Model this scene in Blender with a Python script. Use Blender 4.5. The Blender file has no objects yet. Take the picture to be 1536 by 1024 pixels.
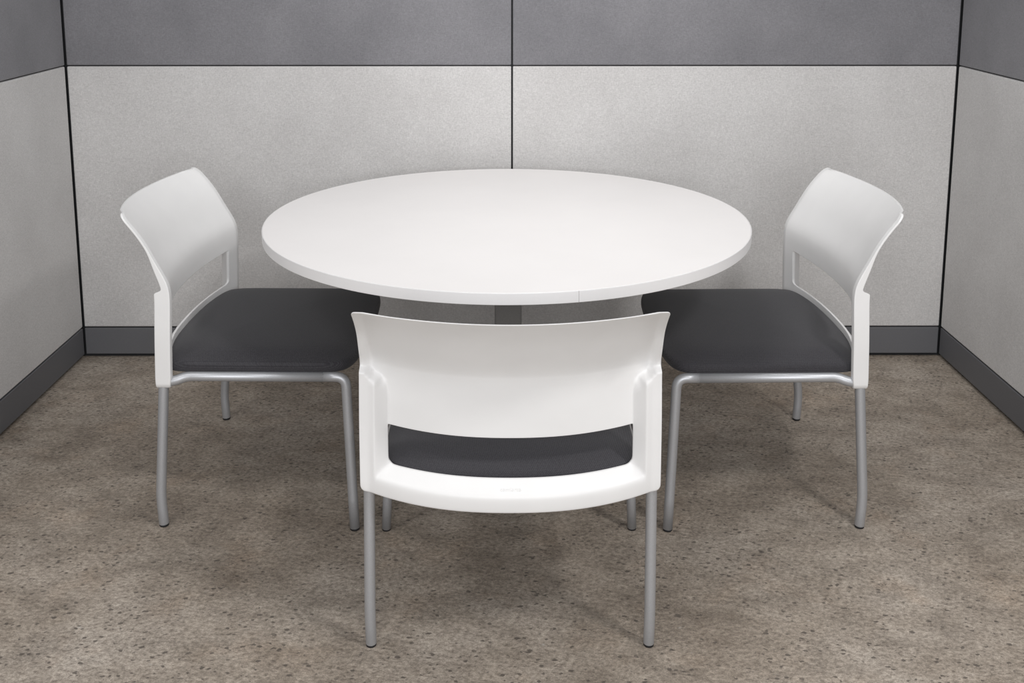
import bpy, bmesh, math, random
from mathutils import Vector, Matrix

scn = bpy.context.scene
C = scn.collection
PI = math.pi

# ------------------------------------------------------------------ helpers
def new_mat(name):
    m = bpy.data.materials.new(name); m.use_nodes = True
    nt = m.node_tree; b = nt.nodes['Principled BSDF']
    return m, nt, b

def N(nt, typ, **kw):
    n = nt.nodes.new(typ)
    for k, v in kw.items():
        if k in n.inputs.keys(): n.inputs[k].default_value = v
        else: setattr(n, k, v)
    return n

def ramp(nt, stops, fac):
    r = nt.nodes.new('ShaderNodeValToRGB')
    el = r.color_ramp.elements
    while len(el) < len(stops): el.new(0.5)
    for e, (p, c) in zip(el, stops):
        e.position = p; e.color = c if len(c) == 4 else (*c, 1)
    nt.links.new(fac, r.inputs['Fac'])
    return r.outputs['Color']

def mixc(nt, fac, a, b, blend='MIX'):
    m = nt.nodes.new('ShaderNodeMix'); m.data_type = 'RGBA'; m.blend_type = blend
    for sock, v in ((m.inputs[0], fac), (m.inputs[6], a), (m.inputs[7], b)):
        if hasattr(v, 'is_linked') or hasattr(v, 'links'): nt.links.new(v, sock)
        else: sock.default_value = v
    return m.outputs[2]

def coords(nt, scale=(1, 1, 1), rot=(0, 0, 0)):
    tc = nt.nodes.new('ShaderNodeTexCoord'); mp = nt.nodes.new('ShaderNodeMapping')
    mp.inputs['Scale'].default_value = scale; mp.inputs['Rotation'].default_value = rot
    nt.links.new(tc.outputs['Object'], mp.inputs['Vector'])
    return mp.outputs['Vector']

def noise(nt, vec, scale, detail=4, rough=.55):
    n = nt.nodes.new('ShaderNodeTexNoise')
    n.inputs['Scale'].default_value = scale; n.inputs['Detail'].default_value = detail
    n.inputs['Roughness'].default_value = rough
    nt.links.new(vec, n.inputs['Vector'])
    return n.outputs['Fac']

def bump(nt, b, height, strength, dist):
    n = nt.nodes.new('ShaderNodeBump'); n.inputs['Strength'].default_value = strength
    n.inputs['Distance'].default_value = dist
    nt.links.new(height, n.inputs['Height']); nt.links.new(n.outputs['Normal'], b.inputs['Normal'])

# ------------------------------------------------------------------ materials
def mat_plastic():
    m, nt, b = new_mat('white_plastic')
    v = coords(nt)
    c = ramp(nt, [(.3, (.74, .736, .731)), (.7, (.765, .761, .756))], noise(nt, v, 9, 2))
    nt.links.new(c, b.inputs['Base Color'])
    b.inputs['Roughness'].default_value = .42
    b.inputs['Specular IOR Level'].default_value = .4
    bump(nt, b, noise(nt, v, 900, 1), .12, .0004)
    return m

def mat_laminate(name, col, rough=.45):
    m, nt, b = new_mat(name)
    v = coords(nt)
    d = tuple(x * .975 for x in col)
    c = ramp(nt, [(.35, d), (.65, col)], noise(nt, v, 3, 3))
    nt.links.new(c, b.inputs['Base Color'])
    b.inputs['Roughness'].default_value = rough
    bump(nt, b, noise(nt, v, 1500, 1), .05, .0002)
    return m

def mat_metal(name, col, rough, metallic=1.0):
    m, nt, b = new_mat(name)
    v = coords(nt)
    d = tuple(x * .9 for x in col)
    c = ramp(nt, [(.35, d), (.65, col)], noise(nt, v, 600, 2))
    nt.links.new(c, b.inputs['Base Color'])
    b.inputs['Metallic'].default_value = metallic
    b.inputs['Roughness'].default_value = rough
    bump(nt, b, noise(nt, v, 1200, 1), .05, .0002)
    return m

def mat_simple(name, col, rough=.6):
    m, nt, b = new_mat(name)
    v = coords(nt)
    c = ramp(nt, [(.3, tuple(x * .9 for x in col)), (.7, col)], noise(nt, v, 40, 2))
    nt.links.new(c, b.inputs['Base Color'])
    b.inputs['Roughness'].default_value = rough
    return m

def mat_wall_fabric(name, a, bcol, twill=False):
    """woven panel cloth: crossed threads with faint cloudy unevenness"""
    m, nt, b = new_mat(name)
    v = coords(nt)
    big = noise(nt, v, 3.2, 3)
    base = ramp(nt, [(.36, a), (.64, bcol)], big)
    vw = coords(nt, rot=((0, math.radians(45), 0) if twill else (0, 0, 0)))
    # threads stretched in two directions
    s1 = noise(nt, coords(nt, (1, 1, 5), ((0, math.radians(45), 0) if twill else (0, 0, 0))), 120, 3, .7)
    s2 = noise(nt, coords(nt, (6, 6, 1), ((0, math.radians(45), 0) if twill else (0, 0, 0))), 120, 3, .7)
    mx = nt.nodes.new('ShaderNodeMath'); mx.operation = 'ADD'
    nt.links.new(s1, mx.inputs[0]); nt.links.new(s2, mx.inputs[1])
    hf = nt.nodes.new('ShaderNodeMath'); hf.operation = 'MULTIPLY'; hf.inputs[1].default_value = .5
    nt.links.new(mx.outputs[0], hf.inputs[0])
    thr = ramp(nt, [(.34, (.74, .74, .74)), (.66, (1.2, 1.2, 1.2))], hf.outputs[0])
    col = mixc(nt, 1.0, base, thr, 'MULTIPLY')
    nt.links.new(col, b.inputs['Base Color'])
    b.inputs['Roughness'].default_value = .95
    b.inputs['Specular IOR Level'].default_value = .1
    b.inputs['Sheen Weight'].default_value = .15
    bump(nt, b, hf.outputs[0], .35, .0015)
    return m

def mat_seat_fabric():
    m, nt, b = new_mat('charcoal_mesh_fabric')
    tc = nt.nodes.new('ShaderNodeTexCoord'); sp = nt.nodes.new('ShaderNodeSeparateXYZ')
    nt.links.new(tc.outputs['Object'], sp.inputs[0]); cb = nt.nodes.new('ShaderNodeCombineXYZ')
    for ax, k in (('X', 1.0), ('Y', 1.5)):
        ma = nt.nodes.new('ShaderNodeMath'); ma.operation = 'MULTIPLY_ADD'; ma.inputs[1].default_value = .8
        mb = nt.nodes.new('ShaderNodeMath'); mb.operation = 'MULTIPLY'; mb.inputs[1].default_value = k
        nt.links.new(sp.outputs['Z'], ma.inputs[0]); nt.links.new(sp.outputs[ax], ma.inputs[2])
        nt.links.new(ma.outputs[0], mb.inputs[0]); nt.links.new(mb.outputs[0], cb.inputs[ax])
    v = cb.outputs[0]
    vo = nt.nodes.new('ShaderNodeTexVoronoi'); vo.inputs['Scale'].default_value = 240
    vo.inputs['Randomness'].default_value = .25
    nt.links.new(v, vo.inputs['Vector'])
    c = ramp(nt, [(.1, (.062, .060, .066)), (.55, (.028, .027, .031))], vo.outputs['Distance'])
    nt.links.new(c, b.inputs['Base Color'])
    b.inputs['Roughness'].default_value = .85
    b.inputs['Specular IOR Level'].default_value = .25
    b.inputs['Sheen Weight'].default_value = .12
    b.inputs['Sheen Roughness'].default_value = .5
    bump(nt, b, vo.outputs['Distance'], -.35, .001)
    return m

def mat_concrete():
    m, nt, b = new_mat('worn_brown_concrete')
    v = coords(nt)
    big = noise(nt, v, 1.7, 5, .6)
    mid = noise(nt, coords(nt, (.75, 1.15, 1), (0, 0, .35)), 11, 6, .68)
    fine = noise(nt, coords(nt, (.8, 1.1, 1), (0, 0, .3)), 95, 5, .78)
    grit = noise(nt, v, 330, 2, .7)
    c = ramp(nt, [(.30, (.228, .188, .150)), (.48, (.325, .278, .229)), (.70, (.410, .362, .311))], big)
    cm = ramp(nt, [(.30, (.70, .69, .68)), (.5, (.98, .975, .97)), (.72, (1.24, 1.25, 1.26))], mid)
    c = mixc(nt, 1.0, c, cm, 'MULTIPLY')
    cf = ramp(nt, [(.30, (.42, .40, .38)), (.5, (.98, .98, .98)), (.68, (1.48, 1.49, 1.50))], fine)
    c = mixc(nt, 1.0, c, cf, 'MULTIPLY')
    cg = ramp(nt, [(.3, (.76, .76, .76)), (.7, (1.18, 1.18, 1.18))], grit)
    c = mixc(nt, 1.0, c, cg, 'MULTIPLY')
    # rusty stains
    st = ramp(nt, [(.56, (0, 0, 0)), (.72, (1, 1, 1))], noise(nt, v, 5.3, 4))
    c = mixc(nt, .0, c, c)
    stf = nt.nodes.new('ShaderNodeMath'); stf.operation = 'MULTIPLY'; stf.inputs[1].default_value = .3
    nt.links.new(st, stf.inputs[0])
    c = mixc(nt, stf.outputs[0], c, mixc(nt, 1.0, c, (1.08, .93, .80, 1), 'MULTIPLY'))
    # pits and dark chips, elongated and clustered
    w = noise(nt, v, 22, 2)
    def pits(scale, thr, rot, clus, lo, hi):
        vv = coords(nt, (.75, 1.1, 1), (0, 0, rot))
        dn = nt.nodes.new('ShaderNodeTexNoise'); dn.inputs['Scale'].default_value = scale * 1.2
        nt.links.new(vv, dn.inputs['Vector'])
        dv = nt.nodes.new('ShaderNodeVectorMath'); dv.operation = 'SCALE'; dv.inputs['Scale'].default_value = .9 / scale
        nt.links.new(dn.outputs['Color'], dv.inputs[0])
        ad = nt.nodes.new('ShaderNodeVectorMath'); ad.operation = 'ADD'
        nt.links.new(vv, ad.inputs[0]); nt.links.new(dv.outputs[0], ad.inputs[1])
        vo = nt.nodes.new('ShaderNodeTexVoronoi'); vo.inputs['Scale'].default_value = scale
        nt.links.new(ad.outputs[0], vo.inputs['Vector'])
        rr = nt.nodes.new('ShaderNodeSeparateColor'); nt.links.new(vo.outputs['Color'], rr.inputs[0])
        size = nt.nodes.new('ShaderNodeMapRange')
        size.inputs['From Min'].default_value = lo; size.inputs['From Max'].default_value = 1
        size.inputs['To Min'].default_value = 0; size.inputs['To Max'].default_value = thr
        nt.links.new(rr.outputs[0], size.inputs['Value'])
        sub = nt.nodes.new('ShaderNodeMath'); sub.operation = 'SUBTRACT'
        nt.links.new(size.outputs[0], sub.inputs[0]); nt.links.new(vo.outputs['Distance'], sub.inputs[1])
        out = nt.nodes.new('ShaderNodeMapRange')
        out.inputs['From Min'].default_value = -.02; out.inputs['From Max'].default_value = .10
        nt.links.new(sub.outputs[0], out.inputs['Value'])
        cl = ramp(nt, [(clus, (0, 0, 0)), (clus + .12, (1, 1, 1))], noise(nt, v, 6.5, 3))
        mu = nt.nodes.new('ShaderNodeMath'); mu.operation = 'MULTIPLY'
        nt.links.new(out.outputs[0], mu.inputs[0]); nt.links.new(cl, mu.inputs[1])
        mu2 = nt.nodes.new('ShaderNodeMath'); mu2.operation = 'MULTIPLY'; mu2.inputs[1].default_value = hi
        nt.links.new(mu.outputs[0], mu2.inputs[0])
        return mu2.outputs[0]
    p1 = pits(80, .42, .35, .34, .35, .8)
    p2 = pits(34, .26, .5, .46, .60, .8)
    p4 = pits(150, .50, .1, .34, .25, .32)
    c = mixc(nt, p4, c, (.11, .094, .080, 1))
    p3 = pits(48, .25, -.3, .5, .8, .55)
    dark = (.085, .072, .062, 1)
    c = mixc(nt, p1, c, dark); c = mixc(nt, p2, c, dark)
    c = mixc(nt, p3, c, (.50, .47, .43, 1))
    nt.links.new(c, b.inputs['Base Color'])
    b.inputs['Roughness'].default_value = .62
    b.inputs['Specular IOR Level'].default_value = .3
    ad = nt.nodes.new('ShaderNodeMath'); ad.operation = 'SUBTRACT'
    nt.links.new(fine, ad.inputs[0]); nt.links.new(p1, ad.inputs[1])
    bump(nt, b, ad.outputs[0], .35, .002)
    return m

M_plastic = mat_plastic()
M_top = mat_laminate('white_laminate', (.83, .808, .798), .5)
M_band = mat_laminate('white_edge_band', (.80, .79, .79), .4)
M_seam = mat_simple('seam_grey', (.45, .44, .43))
M_steel = mat_metal('satin_silver_steel', (.49, .50, .52), .42, .55)
M_column = mat_metal('grey_painted_steel', (.27, .273, .275), .45, .1)
M_rubber = mat_simple('black_rubber', (.012, .012, .014), .6)
M_fab = mat_seat_fabric()
M_light = mat_wall_fabric('pale_grey_panel_cloth', (.535, .524, .517), (.585, .575, .568))
M_dark = mat_wall_fabric('dark_grey_panel_cloth', (.188, .186, .198), (.222, .219, .232), True)
M_core = mat_simple('black_panel_frame', (.010, .011, .013), .7)
M_kick = mat_metal('charcoal_painted_steel', (.130, .131, .140), .5, .0)
M_floor = mat_concrete()

# ------------------------------------------------------------------ object helpers
def link_mesh(name, verts, faces, mat, parent=None, smooth=True, mods=()):
    me = bpy.data.meshes.new(name); me.from_pydata([tuple(v) for v in verts], [], faces)
    bm = bmesh.new(); bm.from_mesh(me)
    bmesh.ops.remove_doubles(bm, verts=bm.verts, dist=1e-6)
    bmesh.ops.recalc_face_normals(bm, faces=bm.faces)
    bm.to_mesh(me); bm.free()
    me.materials.append(mat)
    if smooth:
        for p in me.polygons: p.use_smooth = True
    o = bpy.data.objects.new(name, me); C.objects.link(o)
    if parent: o.parent = parent
    return o

def box(x0, x1, y0, y1, z0, z1):
    v = [(x, y, z) for x in (x0, x1) for y in (y0, y1) for z in (z0, z1)]
    f = [(0, 1, 3, 2), (4, 6, 7, 5), (0, 4, 5, 1), (2, 3, 7, 6), (0, 2, 6, 4), (1, 5, 7, 3)]
    return v, f

def bevel(o, w, seg=2):
    b = o.modifiers.new('bevel', 'BEVEL'); b.width = w; b.segments = seg; b.limit_method = 'ANGLE'
    b.angle_limit = math.radians(40)
    return o

def add_box(name, dims, mat, parent=None, bev=0.0, seg=2):
    v, f = box(*dims)
    o = link_mesh(name, v, f, mat, parent, smooth=False)
    if bev: bevel(o, bev, seg)
    return o

def structure(o): o['kind'] = 'structure'; return o

def tube(path, r, seg=20, taper=None):
    """round tube swept along a list of points"""
    P = [Vector(p) for p in path]
    verts, faces = [], []
    up = None
    for i, p in enumerate(P):
        t = (P[min(i + 1, len(P) - 1)] - P[max(i - 1, 0)]).normalized()
        if up is None:
            a = Vector((1, 0, 0)) if abs(t.x) < .7 else Vector((0, 1, 0))
        else: a = up
        n = (a - t * a.dot(t)).normalized(); up = n
        bnorm = t.cross(n)
        rr = r if taper is None else r * taper[i]
        for k in range(seg):
            an = 2 * PI * k / seg
            verts.append(p + n * math.cos(an) * rr + bnorm * math.sin(an) * rr)
    for i in range(len(P) - 1):
        for k in range(seg):
            k2 = (k + 1) % seg
            faces.append((i * seg + k, i * seg + k2, (i + 1) * seg + k2, (i + 1) * seg + k))
    faces.append(tuple(range(seg))); faces.append(tuple((len(P) - 1) * seg + k for k in range(seg)))
    return verts, faces

def smooth_path(pts, radius, n=8):
    """polyline with rounded corners"""
    P = [Vector(p) for p in pts]; out = [P[0]]
    for i in range(1, len(P) - 1):
        a, b, c = P[i - 1], P[i], P[i + 1]
        r = min(radius if not isinstance(radius, (list, tuple)) else radius[i - 1], (a - b).length * .48, (c - b).length * .48)
        s = b + (a - b).normalized() * r; e = b + (c - b).normalized() * r
        for k in range(n + 1):
            t = k / n
            out.append(s * (1 - t) ** 2 + b * 2 * t * (1 - t) + e * t * t)
    out.append(P[-1]); return out

def empty(name, loc, rz=0):
    o = bpy.data.objects.new(name, None); C.objects.link(o)
    o.location = loc; o.rotation_euler = (0, 0, rz); o.empty_display_size = .1
    return o

def tag(o, label, cat, group=None):
    o['label'] = label; o['category'] = cat
    if group: o['group'] = group

# ------------------------------------------------------------------ the cubicle
Yw, XL, XR, XS = 3.887, -1.639, 1.688, .0235
ZK, ZS, ZT = .121, 1.139, 1.68
YF = -1.2                       # how far the side partitions run towards the camera
G = .004                        # half width of a seam

fl = add_box('floor', (-4.5, 4.5, -3.0, 6.0, -.06, 0), M_floor); structure(fl)

def wall_tiles(parent, axis, a0, a1, pos, out):
    """cloth tiles and kick plate covering one partition between a0 and a1"""
    # axis 'x': wall runs along x at y=pos ; out = direction of the room
    def dims(u0, u1, z0, z1, d0, d1):
        lo, hi = sorted((pos + out * d0, pos + out * d1))
        return (u0, u1, lo, hi, z0, z1) if axis == 'x' else (lo, hi, u0, u1, z0, z1)
    add_box('fabric_panel', dims(a0, a1, ZK + .003, ZS - .0022, -.018, 0), M_light, parent, .004, 3)
    add_box('fabric_panel', dims(a0, a1, ZS + .0022, ZT, -.018, 0), M_dark, parent, .004, 3)

T = .075
wb = add_box('wall_back', (XL - T, XR + T, Yw + .015, Yw + T, .0, ZT - .004), M_core); structure(wb)
wall_tiles(wb, 'x', XL + .005, XS - G * .8, Yw, -1)
wall_tiles(wb, 'x', XS + G * .8, XR - .005, Yw, -1)
wl = add_box('wall_left', (XL - T, XL - .015, YF, Yw + .012, .0, ZT - .004), M_core); structure(wl)
wall_tiles(wl, 'y', 1.35 + G, Yw - .005, XL, 1)
wall_tiles(wl, 'y', YF, 1.35 - G, XL, 1)
wr = add_box('wall_right', (XR + .015, XR + T, YF, Yw + .012, .0, ZT - .004), M_core); structure(wr)
wall_tiles(wr, 'y', 1.35 + G, Yw - .005, XR, -1)
wall_tiles(wr, 'y', YF, 1.35 - G, XR, -1)
KB = .014
bb = add_box('baseboard_back', (XL + .006, XR - .006, Yw - .001, Yw + .014, KB, ZK - .002), M_kick, None, .002); structure(bb)
bl = add_box('baseboard_left', (XL - .014, XL + .001, YF, Yw - .006, KB, ZK - .002), M_kick, None, .002); structure(bl)
br = add_box('baseboard_right', (XR - .001, XR + .014, YF, Yw - .006, KB, ZK - .002), M_kick, None, .002); structure(br)

# ------------------------------------------------------------------ chair
PROF = [(.0, -.220), (.40, -.220), (.60, -.213), (.66, -.211), (.70, -.219), (.731, -.237), (.774, -.256), (.811, -.274),
        (.832, -.288), (.856, -.304), (.885, -.328), (1.0, -.42)]
def lerp_tab(tab, z):
    for (z0, y0), (z1, y1) in zip(tab, tab[1:]):
        if z <= z1: return y0 + (y1 - y0) * (z - z0) / (z1 - z0)
    return tab[-1][1]
def soft_prof(z, w=.026):
    return sum(lerp_tab(PROF, z + w * k / 4) * (5 - abs(k)) for k in range(-4, 5)) / 25
def sstep(a, b, x):
    t = max(0, min(1, (x - a) / (b - a))); return t * t * (3 - 2 * t)

def backrest_mesh(P):
    """moulded shell, posts and lower rail in one piece around the open slot"""
    W, WT = P['W'], P['WT']
    zb, zc, hb, ht, zt = P['zb'], P['zc'], P['hb'], P['ht'], P['zt']
    SH = .672
    k = (zt - .675) / (.885 - .675)
    def yp(z):
        if z > .675:
            zz = .675 + (z - .675) / k
            return soft_prof(zz, P['soft']) - P['lean'] * ((zz - .675) / .21)
        return soft_prof(z, P['soft'])
    dxs = [0, .003, .008, .014, .021, .028, .0325, .0355, .041, .048, .056, .061, .064, .068, .073, .080, .092, .115, .145, .18, .22, .27]
    xf = [W - d for d in dxs if W - d > .03] + [0]
    cols = [-x for x in xf] + [x for x in reversed(xf[:-1])]
    ncol = len(cols)
    hi = 11                                      # column index where the slot begins
    rows = [zb, zb + .005, (zb + zc) / 2, zc - .004, zc + .003, (zc + hb) / 2, hb - .003, hb]
    jb = len(rows) - 1
    rows += [hb + (ht - hb) * t for t in (.03, .07, .12, .18, .3, .5, .7, .9)] + [ht]
    jt = len(rows) - 1
    rows += [ht + .003, ht + .012]
    z = ht + .03
    while z < .632: rows.append(z); z += .018
    rows += [.640, .645, .649, .653, .657, .661, .665, .669, .673, .678, .684, .692, .702]
    top = []; n = 10
    for i in range(1, n + 1): top.append(.702 + (zt - .022 - .702) * i / n)
    rows += top + [zt - .016, zt - .011, zt - .007, zt - .0035, zt - .001, zt]
    nrow = len(rows)
    def point(i, j):
        x0 = cols[i]; z0 = rows[j]
        ax = abs(x0); dx = W - ax; u = min(1, ax / (W - .02)); sgn = 1 if x0 > 0 else (-1 if x0 < 0 else 0)
        w = 1 - u ** (2.4 - .45 * max(0, min(1, (z0 - zb) / (zt - zb))))
        # width tapers a touch towards the top, flares a touch at the foot
        s = 1 + (WT / W - 1) * sstep(.5, zt, z0)
        rc = P['rc']
        if z0 > zt - rc and dx < .08:
            ins = rc - math.sqrt(max(0, rc * rc - (rc - (zt - z0)) ** 2))
            x = sgn * (W - (ins + dx * (.08 - ins) / .08)) * s
        else: x = x0 * s
        # outer bottom corner of each post stays level, the rail sags in the middle
        f = (z0 - zb) / (zt - zb)
        dip = P['dipb'] * (1 - f) ** 2 + P['dipm'] * 4 * f * (1 - f) + P['dipt'] * f * f
        # rounded lower corners of the slot and of the posts
        zz0 = z0
        if hi <= i <= ncol - 1 - hi and jb <= j <= jt and (i in (hi, ncol - 1 - hi) or j == jb):
            r = .016; a = dx - .061; b = z0 - hb
            if a < r and b < r:
                va, vb = a - r, b - r; L = math.hypot(va, vb)
                a2, b2 = r + va / L * r, r + vb / L * r
                x = sgn * (W - .061 - a2); zz0 = hb + b2
        if dx < .012 and z0 < zb + .03:
            zz0 += (.012 - math.sqrt(max(0, .012 ** 2 - (.012 - dx) ** 2))) * (1 - (z0 - zb) / .03)
        z = zz0 - dip * (1 - (ax / W) ** 2.2)
        if j == nrow - 1: pass
        bulge = P['bb'] * (1 - f) + P['bt'] * f
        yf = yp(z0) - bulge * w
        # thickness
        h = 1 - min(1, max(0, (dx - .034) / .028))
        sh = P['sh'] - .018 * sstep(.010, .034, dx) - .026 * sstep(.036, .066, dx)
        g = 1 - min(1, max(0, (z0 - sh) / .011))
        v = 1 - min(1, max(0, (z0 - zc) / (hb - zc)))
        fr = max(h * g, v)
        base = .0060
        # reinforcing lip along the side edges above the shoulder
        lip = .014 * (1 - sstep(.69, .69 + .10 * k, z0)) * (1 - sstep(.006, .026, dx)) * (1 if z0 > .6 else 0)
        edge = .0060
        t = max(base, edge) + P['dep'] * fr
        t = max(t, base + lip)
        if z0 < zb + .02: t -= .005 * (1 - (z0 - zb) / .02) ** 2; yf -= .003 * (1 - (z0 - zb) / .02) ** 2
        yr = yf - t
        # rounded sleeve foot: shrink towards the leg
        return Vector((x, yf, z)), Vector((x, yr, z))
    F, B = {}, {}
    verts, faces = [], []
    def add(v): verts.append(v); return len(verts) - 1
    fronts = {}; backs = {}
    for i in range(ncol):
        for j in range(nrow):
            a, b = point(i, j)
            fronts[i, j] = add(a); backs[i, j] = add(b)
    def solid(i, j):
        if not (0 <= i < ncol - 1 and 0 <= j < nrow - 1): return False
        return not (hi <= i < ncol - 1 - hi and jb <= j < jt)
    mid = {}
    def mids(i, j):
        if (i, j) not in mid:
            a, b = verts[fronts[i, j]], verts[backs[i, j]]
            mid[i, j] = [fronts[i, j]] + [add(a.lerp(b, t)) for t in (.22, .86)] + [backs[i, j]]
        return mid[i, j]
    def wall(p, q):
        A, Bq = mids(*p), mids(*q)
        for n_ in range(3): faces.append((A[n_], Bq[n_], Bq[n_ + 1], A[n_ + 1]))
    for i in range(ncol - 1):
        for j in range(nrow - 1):
            if not solid(i, j): continue
            faces.append((fronts[i, j], fronts[i + 1, j], fronts[i + 1, j + 1], fronts[i, j + 1]))
            faces.append((backs[i, j], backs[i, j + 1], backs[i + 1, j + 1], backs[i + 1, j]))
            if not solid(i - 1, j): wall((i, j), (i, j + 1))
            if not solid(i + 1, j): wall((i + 1, j), (i + 1, j + 1))
            if not solid(i, j - 1): wall((i, j), (i + 1, j))
            if not solid(i, j + 1): wall((i, j + 1), (i + 1, j + 1))
    # drop vertices that only belonged to the slot
    used = sorted({v for f in faces for v in f}); mp = {v: n_ for n_, v in enumerate(used)}
    return [verts[v] for v in used], [tuple(mp[v] for v in f) for f in faces]

def seat_mesh(P):
    """upholstered cushion: bowed back edge, rounded corners, gentle dome"""
    n = 96
    zs, zb = P['seat_top'], P['seat_bot']
    def outline(t, grow=0.0):
        c, s = math.cos(t), math.sin(t)
        e = 2 / P['se']
        x = math.copysign(abs(c) ** e, c); y = math.copysign(abs(s) ** e, s)
        hw = P['shw']
        yy = y
        if y > 0:   Y = P['sf'] * yy - .024 * (abs(x) ** 2.2) * yy
        else:       Y = P['sr'] * -yy * 1.0
        if y < 0:   Y += P['srb'] * (abs(x) ** 2.0) * (-yy)
        wx = hw
        return Vector((x * wx, Y, 0))
    rings = []   # (scale, z offset)
    for r in (.12, .3, .5, .68, .82, .90, .95, .98):
        rings.append((r, zs + P['dome'] * (1 - r ** 2.2) - .016 * sstep(.78, 1.02, r)))
    rings += [(.993, zs - .018), (1.0, zs - .026), (1.0, zb + .012), (.996, zb + .005), (.986, zb + .001), (.96, zb), (.5, zb), (.1, zb)]
    cy = .0
    verts, faces = [], []
    for r, z in rings:
        for k in range(n):
            p = outline(2 * PI * k / n)
            # keep absolute rim widths even: scale about the centre
            verts.append((p.x * r, p.y * r, z + P['tilt'] * (p.y * r)))
    for i in range(len(rings) - 1):
        for k in range(n):
            k2 = (k + 1) % n
            faces.append((i * n + k, i * n + k2, (i + 1) * n + k2, (i + 1) * n + k))
    faces.append(tuple(range(n))); faces.append(tuple((len(rings) - 1) * n + k for k in range(n)))
    return verts, faces

def emboss(parent, P):
    """small moulded word on the slanted top of the lower rail"""
    cu = bpy.data.curves.new('raised_lettering', 'FONT'); cu.body = 'comforto'
    cu.size = .011; cu.extrude = .0006; cu.align_x = 'CENTER'; cu.align_y = 'CENTER'; cu.space_character = 1.1
    tmp = bpy.data.objects.new('tmp', cu); C.objects.link(tmp)
    dg = bpy.context.evaluated_depsgraph_get(); dg.update()
    me = bpy.data.meshes.new_from_object(tmp.evaluated_get(dg))
    bpy.data.objects.remove(tmp)
    me.materials.clear(); me.materials.append(M_plastic)
    o = bpy.data.objects.new('raised_lettering', me); C.objects.link(o); o.parent = parent
    # the chamfer runs from the crease (zc, rear) up to the slot edge (hb, front)
    f = (P['zc'] - P['zb']) / (P['zt'] - P['zb'])
    bulge = P['bb'] * (1 - f) + P['bt'] * f
    yf = lerp_tab(PROF, .43) - bulge
    dipm = P['dipb'] * (1 - f) ** 2 + P['dipm'] * 4 * f * (1 - f)
    zc = P['zc'] - dipm; y0 = yf - .006 - P['dep']; y1 = yf - .006; z1 = P['hb'] - dipm
    slope = math.atan2(z1 - zc, y1 - y0)
    t = .42
    o.location = (0, y0 + (y1 - y0) * t, zc + (z1 - zc) * t + .0003)
    o.rotation_euler = (slope, 0, 0)
    o['label'] = 'small raised lettering moulded in white plastic'
    return o

def make_chair(P, loc, rz):
    root = empty('side_chair', loc, rz)
    v, f = backrest_mesh(P)
    b = link_mesh('backrest', v, f, M_plastic, root)
    s = b.modifiers.new('sub', 'SUBSURF'); s.levels = 2; s.render_levels = 2
    emboss(b, P)
    v, f = seat_mesh(P)
    st = link_mesh('seat', v, f, M_fab, root)
    s = st.modifiers.new('sub', 'SUBSURF'); s.levels = 1; s.render_levels = 1
    R = P['r']
    zr = P['zr']
    rail_x = P['railx']
    for sx, side in ((-1, 'L'), (1, 'R')):
        # rear leg: rises into the plastic post
        rx, ry = P['rear'][side]
        pts = [(rx + .001 * sx, ry, .006), (rx + .0015 * sx, ry - .004, .085), (P['post'] * sx + P['cx'], P['leg_top_y'], P['zb'] + .02), (P['post'] * sx + P['cx'], P['leg_top_y'], P['zb'] + .10)]
        v, f = tube(smooth_path(pts, .03), R)
        l = link_mesh('leg', v, f, M_steel, root); bevel(l, .0015)
        v, f = tube([(rx + .001 * sx, ry, .0), (rx + .001 * sx, ry, .0015), (rx + .001 * sx, ry, .009)], R * .94, taper=[.9, 1, 1])
        link_mesh('foot_cap', v, f, M_rubber, l)['label'] = 'black rubber foot cap'
        # front leg, bent over into the side rail
        fx, fy = P['front'][side]
        topy = P['bend_y'][side]; topx = P['ftx'] * sx + P['cx']
        pts = [(fx, fy, .006), (fx + (topx - fx) * .25, fy + (topy - fy) * .25, .11), (topx, topy, zr), (topx, topy - .06, zr)]
        v, f = tube(smooth_path(pts, [.02, .042], 10), R)
        l = link_mesh('leg', v, f, M_steel, root)
        v, f = tube([(fx, fy, .0), (fx, fy, .0015), (fx, fy, .009)], R * .94, taper=[.9, 1, 1])
        link_mesh('foot_cap', v, f, M_rubber, l)['label'] = 'black rubber foot cap'
        # side rail from the front bend back into the post
        pts = [(topx, topy - .058, zr), (topx, P['leg_top_y'] + .060, zr), (P['post'] * sx + P['cx'], P['leg_top_y'] + .030, zr - .010), (P['post'] * sx + P['cx'], P['leg_top_y'], zr - .013)]
        v, f = tube(smooth_path(pts, .02), R)
        link_mesh('side_rail', v, f, M_steel, root)
    y0 = min(P['bend_y'].values()) - .035
    v, f = tube([(P['cx'] - P['ftx'] + .004, y0, zr - .004), (P['cx'] + P['ftx'] - .004, y0, zr - .004)], R * .9)
    link_mesh('cross_rail', v, f, M_steel, root)
    v, f = tube([(P['cx'] - P['ftx'] + .004, -.15, zr - .004), (P['cx'] + P['ftx'] - .004, -.15, zr - .004)], R * .9)
    link_mesh('cross_rail', v, f, M_steel, root)
    return root

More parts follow.
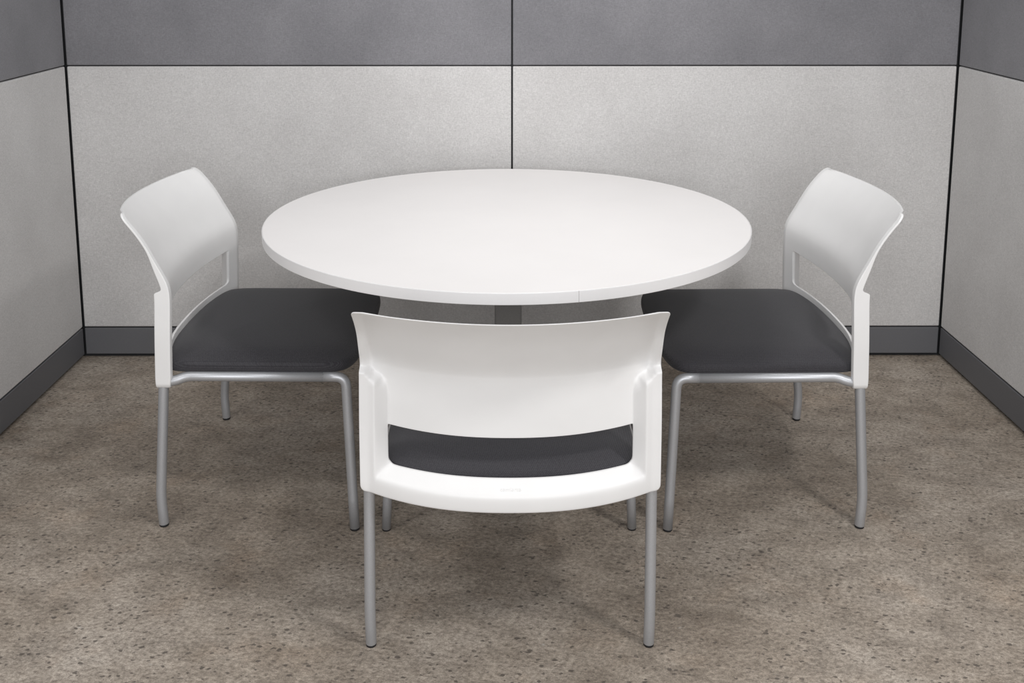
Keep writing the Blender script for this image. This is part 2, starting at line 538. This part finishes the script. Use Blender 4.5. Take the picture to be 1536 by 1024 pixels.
P_side = dict(dep=.0355, rc=.028, soft=.034, sh=.664, W=.344, WT=.328, zb=.400, zc=.452, hb=.500, ht=.610, zt=.873, lean=.008,
              bb=.060, bt=.066, dipb=.018, dipm=.010, dipt=.009,
              seat_top=.480, seat_bot=.4365, dome=.014, tilt=0.0, shw=.322, sf=.279, sr=-.284, srb=.030, se=11,
              r=.0135, zr=.4265, railx=.31, cx=0, post=.326, leg_top_y=-.243,
              rear={'L': (-.334, -.277), 'R': (.332, -.262)}, front={'L': (-.318, .187), 'R': (.346, .265)},
              bend_y={'L': .200, 'R': .246}, ftx=.318)
P_front = dict(dep=.0345, rc=.007, soft=.05, sh=.658, W=.330, WT=.326, zb=.385, zc=.424, hb=.448, ht=.540, zt=.830, lean=.028,
               bb=.060, bt=.069, dipb=.020, dipm=.0115, dipt=.0025,
               seat_top=.455, seat_bot=.411, dome=.016, tilt=0.0, shw=.288, sf=.285, sr=-.280, srb=.040, se=9,
               r=.0125, zr=.400, railx=.30, cx=0, post=.313, leg_top_y=-.235,
               rear={'L': (-.315, -.241), 'R': (.313, -.242)}, front={'L': (-.336, .243), 'R': (.334, .245)},
               bend_y={'L': .225, 'R': .225}, ftx=.312)

GRP = 'white plastic chairs around the round table'
c1 = make_chair(P_front, (.010, 2.400, 0), 0)
tag(c1, 'white chair seen from behind, tucked under the near side of the round table', 'chair', GRP)
c2 = make_chair(P_side, (-.672, 2.996, 0), -PI / 2 - .016)
tag(c2, 'white chair with charcoal seat facing right, at the left side of the round table', 'chair', GRP)

# the right chair is the mirror image of the left one: the asymmetry of the far front leg swaps sides
P_right = dict(P_side)
P_right['rear'] = {'R': (.335, -.283), 'L': (-.335, -.261)}
P_right['front'] = {'R': (.320, .187), 'L': (-.342, .267)}
P_right['bend_y'] = {'R': .200, 'L': .248}
c3 = make_chair(P_right, (.702, 2.985, 0), PI / 2 + .016)
tag(c3, 'white chair with charcoal seat facing left, at the right side of the round table', 'chair', GRP)

# ------------------------------------------------------------------ table
TX, TY, TR, TZ, TH = .003, 3.079, .722, .765, .029
tb = empty('round_table', (TX, TY, 0))
tag(tb, 'round white laminate table on a grey column in the middle of the cubicle', 'table')
def disc(R, z0, z1, n=192, bev=.0015):
    prof = [(R - .02, z0), (R - bev, z0), (R, z0 + bev), (R, z1 - bev), (R - bev, z1), (R - .02, z1)]
    verts, faces = [], []
    for r, z in prof:
        for k in range(n):
            a = 2 * PI * k / n; verts.append((r * math.cos(a), r * math.sin(a), z))
    for i in range(len(prof) - 1):
        for k in range(n):
            k2 = (k + 1) % n
            faces.append((i * n + k, i * n + k2, (i + 1) * n + k2, (i + 1) * n + k))
    faces.append(tuple(range(n))); faces.append(tuple((len(prof) - 1) * n + k for k in range(n)))
    return verts, faces
v, f = disc(TR - .0022, TZ - TH, TZ, bev=.0003)
top = link_mesh('tabletop', v, f, M_top, tb, smooth=False)
# edge banding: an open ring whose two ends meet at a fine butt seam
def ring(R, t, z0, z1, a0, a1, n=300, bev=.0013):
    prof = [(R - t, z0), (R - bev, z0), (R - bev * .3, z0 + bev * .3), (R, z0 + bev), (R, z1 - bev), (R - bev * .3, z1 - bev * .3), (R - bev, z1), (R - t, z1)]
    m = len(prof); verts, faces = [], []
    for i in range(n + 1):
        a = a0 + (a1 - a0) * i / n
        for r, z in prof: verts.append((r * math.cos(a), r * math.sin(a), z))
    for i in range(n):
        for k in range(m):
            k2 = (k + 1) % m
            faces.append((i * m + k, i * m + k2, (i + 1) * m + k2, (i + 1) * m + k))
    faces.append(tuple(range(m))); faces.append(tuple(n * m + k for k in range(m)))
    return verts, faces
sa = math.radians(-90 + 13.6)
ga = .00045 / TR
v, f = ring(TR, .002, TZ - TH - .0002, TZ + .0002, sa + ga, sa + 2 * PI - ga)
eb = link_mesh('edge_banding', v, f, M_band, tb)
for p in eb.data.polygons: p.use_smooth = False

def rounded_square(hw, r, z0, z1, n=6):
    pts = []
    for q, (cx, cy) in enumerate(((1, 1), (-1, 1), (-1, -1), (1, -1))):
        for k in range(n + 1):
            a = PI / 2 * q + PI / 2 * k / n
            pts.append((cx * (hw - r) + r * math.cos(a), cy * (hw - r) + r * math.sin(a)))
    m = len(pts)
    v = [(x, y, z0) for x, y in pts] + [(x, y, z1) for x, y in pts]
    f = [(k, (k + 1) % m, (k + 1) % m + m, k + m) for k in range(m)] + [tuple(range(m)), tuple(range(m, 2 * m))]
    return v, f
v, f = rounded_square(.041, .008, .018, TZ - TH - .006)
col = link_mesh('column', v, f, M_column, tb, smooth=False); col.location = (.004, 0, 0); col.rotation_euler = (0, 0, math.radians(0))
add_box('mounting_plate', (-.15, .15, -.15, .15, TZ - TH - .0065, TZ - TH - .0003), M_column, tb, .002)
v, f = disc(.27, .0, .018, 96, .006)
link_mesh('base_plate', v, f, M_column, tb, smooth=False)

# ------------------------------------------------------------------ light
def area(name, loc, size, power, col, target=None, shape='RECTANGLE', sy=None):
    l = bpy.data.lights.new(name, 'AREA'); l.shape = shape; l.size = size; l.size_y = sy or size
    l.energy = power; l.color = col
    o = bpy.data.objects.new(name, l); C.objects.link(o); o.location = loc
    if target is not None:
        d = Vector(target) - Vector(loc); o.rotation_euler = d.to_track_quat('-Z', 'Y').to_euler()
    return o
WARM = (1.0, .984, .97)
area('ceiling_lamp', (.15, 3.0, 2.35), .6, 11, WARM, (.15, 3.03, 0))
area('ceiling_lamp', (1.6, .9, 2.9), .32, 30, WARM, (.6, 2.2, 0))
area('ceiling_lamp', (-1.7, 1.1, 2.9), .5, 13, WARM, (-.6, 2.3, 0))
area('front_fill_softbox', (0, -1.7, 1.9), 3.0, 100, (.98, .985, 1.0), (0, 3.0, .7), sy=1.6)  # added softbox behind the camera, brightens the surfaces that face it
w = bpy.data.worlds.new('office'); scn.world = w; w.use_nodes = True
bg = w.node_tree.nodes['Background']; bg.inputs['Color'].default_value = (.97, .98, 1.0, 1); bg.inputs['Strength'].default_value = .47

# ------------------------------------------------------------------ camera
cam = bpy.data.cameras.new('camera'); co = bpy.data.objects.new('camera', cam); C.objects.link(co)
f_px, x0, y0, pitch, H, yaw = 1571.158, 762.571, 188.930, .162269, 1.54791, -.0025245
cam.sensor_fit = 'HORIZONTAL'; cam.sensor_width = 36; cam.lens = f_px / 1536 * 36
cam.shift_x = (768 - x0) / 1536; cam.shift_y = -(512 - y0) / 1536
co.location = (0, 0, H); co.rotation_euler = (PI / 2 - pitch, 0, yaw)
cam.clip_start = .05
scn.camera = co

scn.view_settings.view_transform = 'Standard'; scn.view_settings.look = 'None'
scn.view_settings.exposure = 0.0; scn.view_settings.gamma = 1; scn.view_settings.use_curve_mapping = False
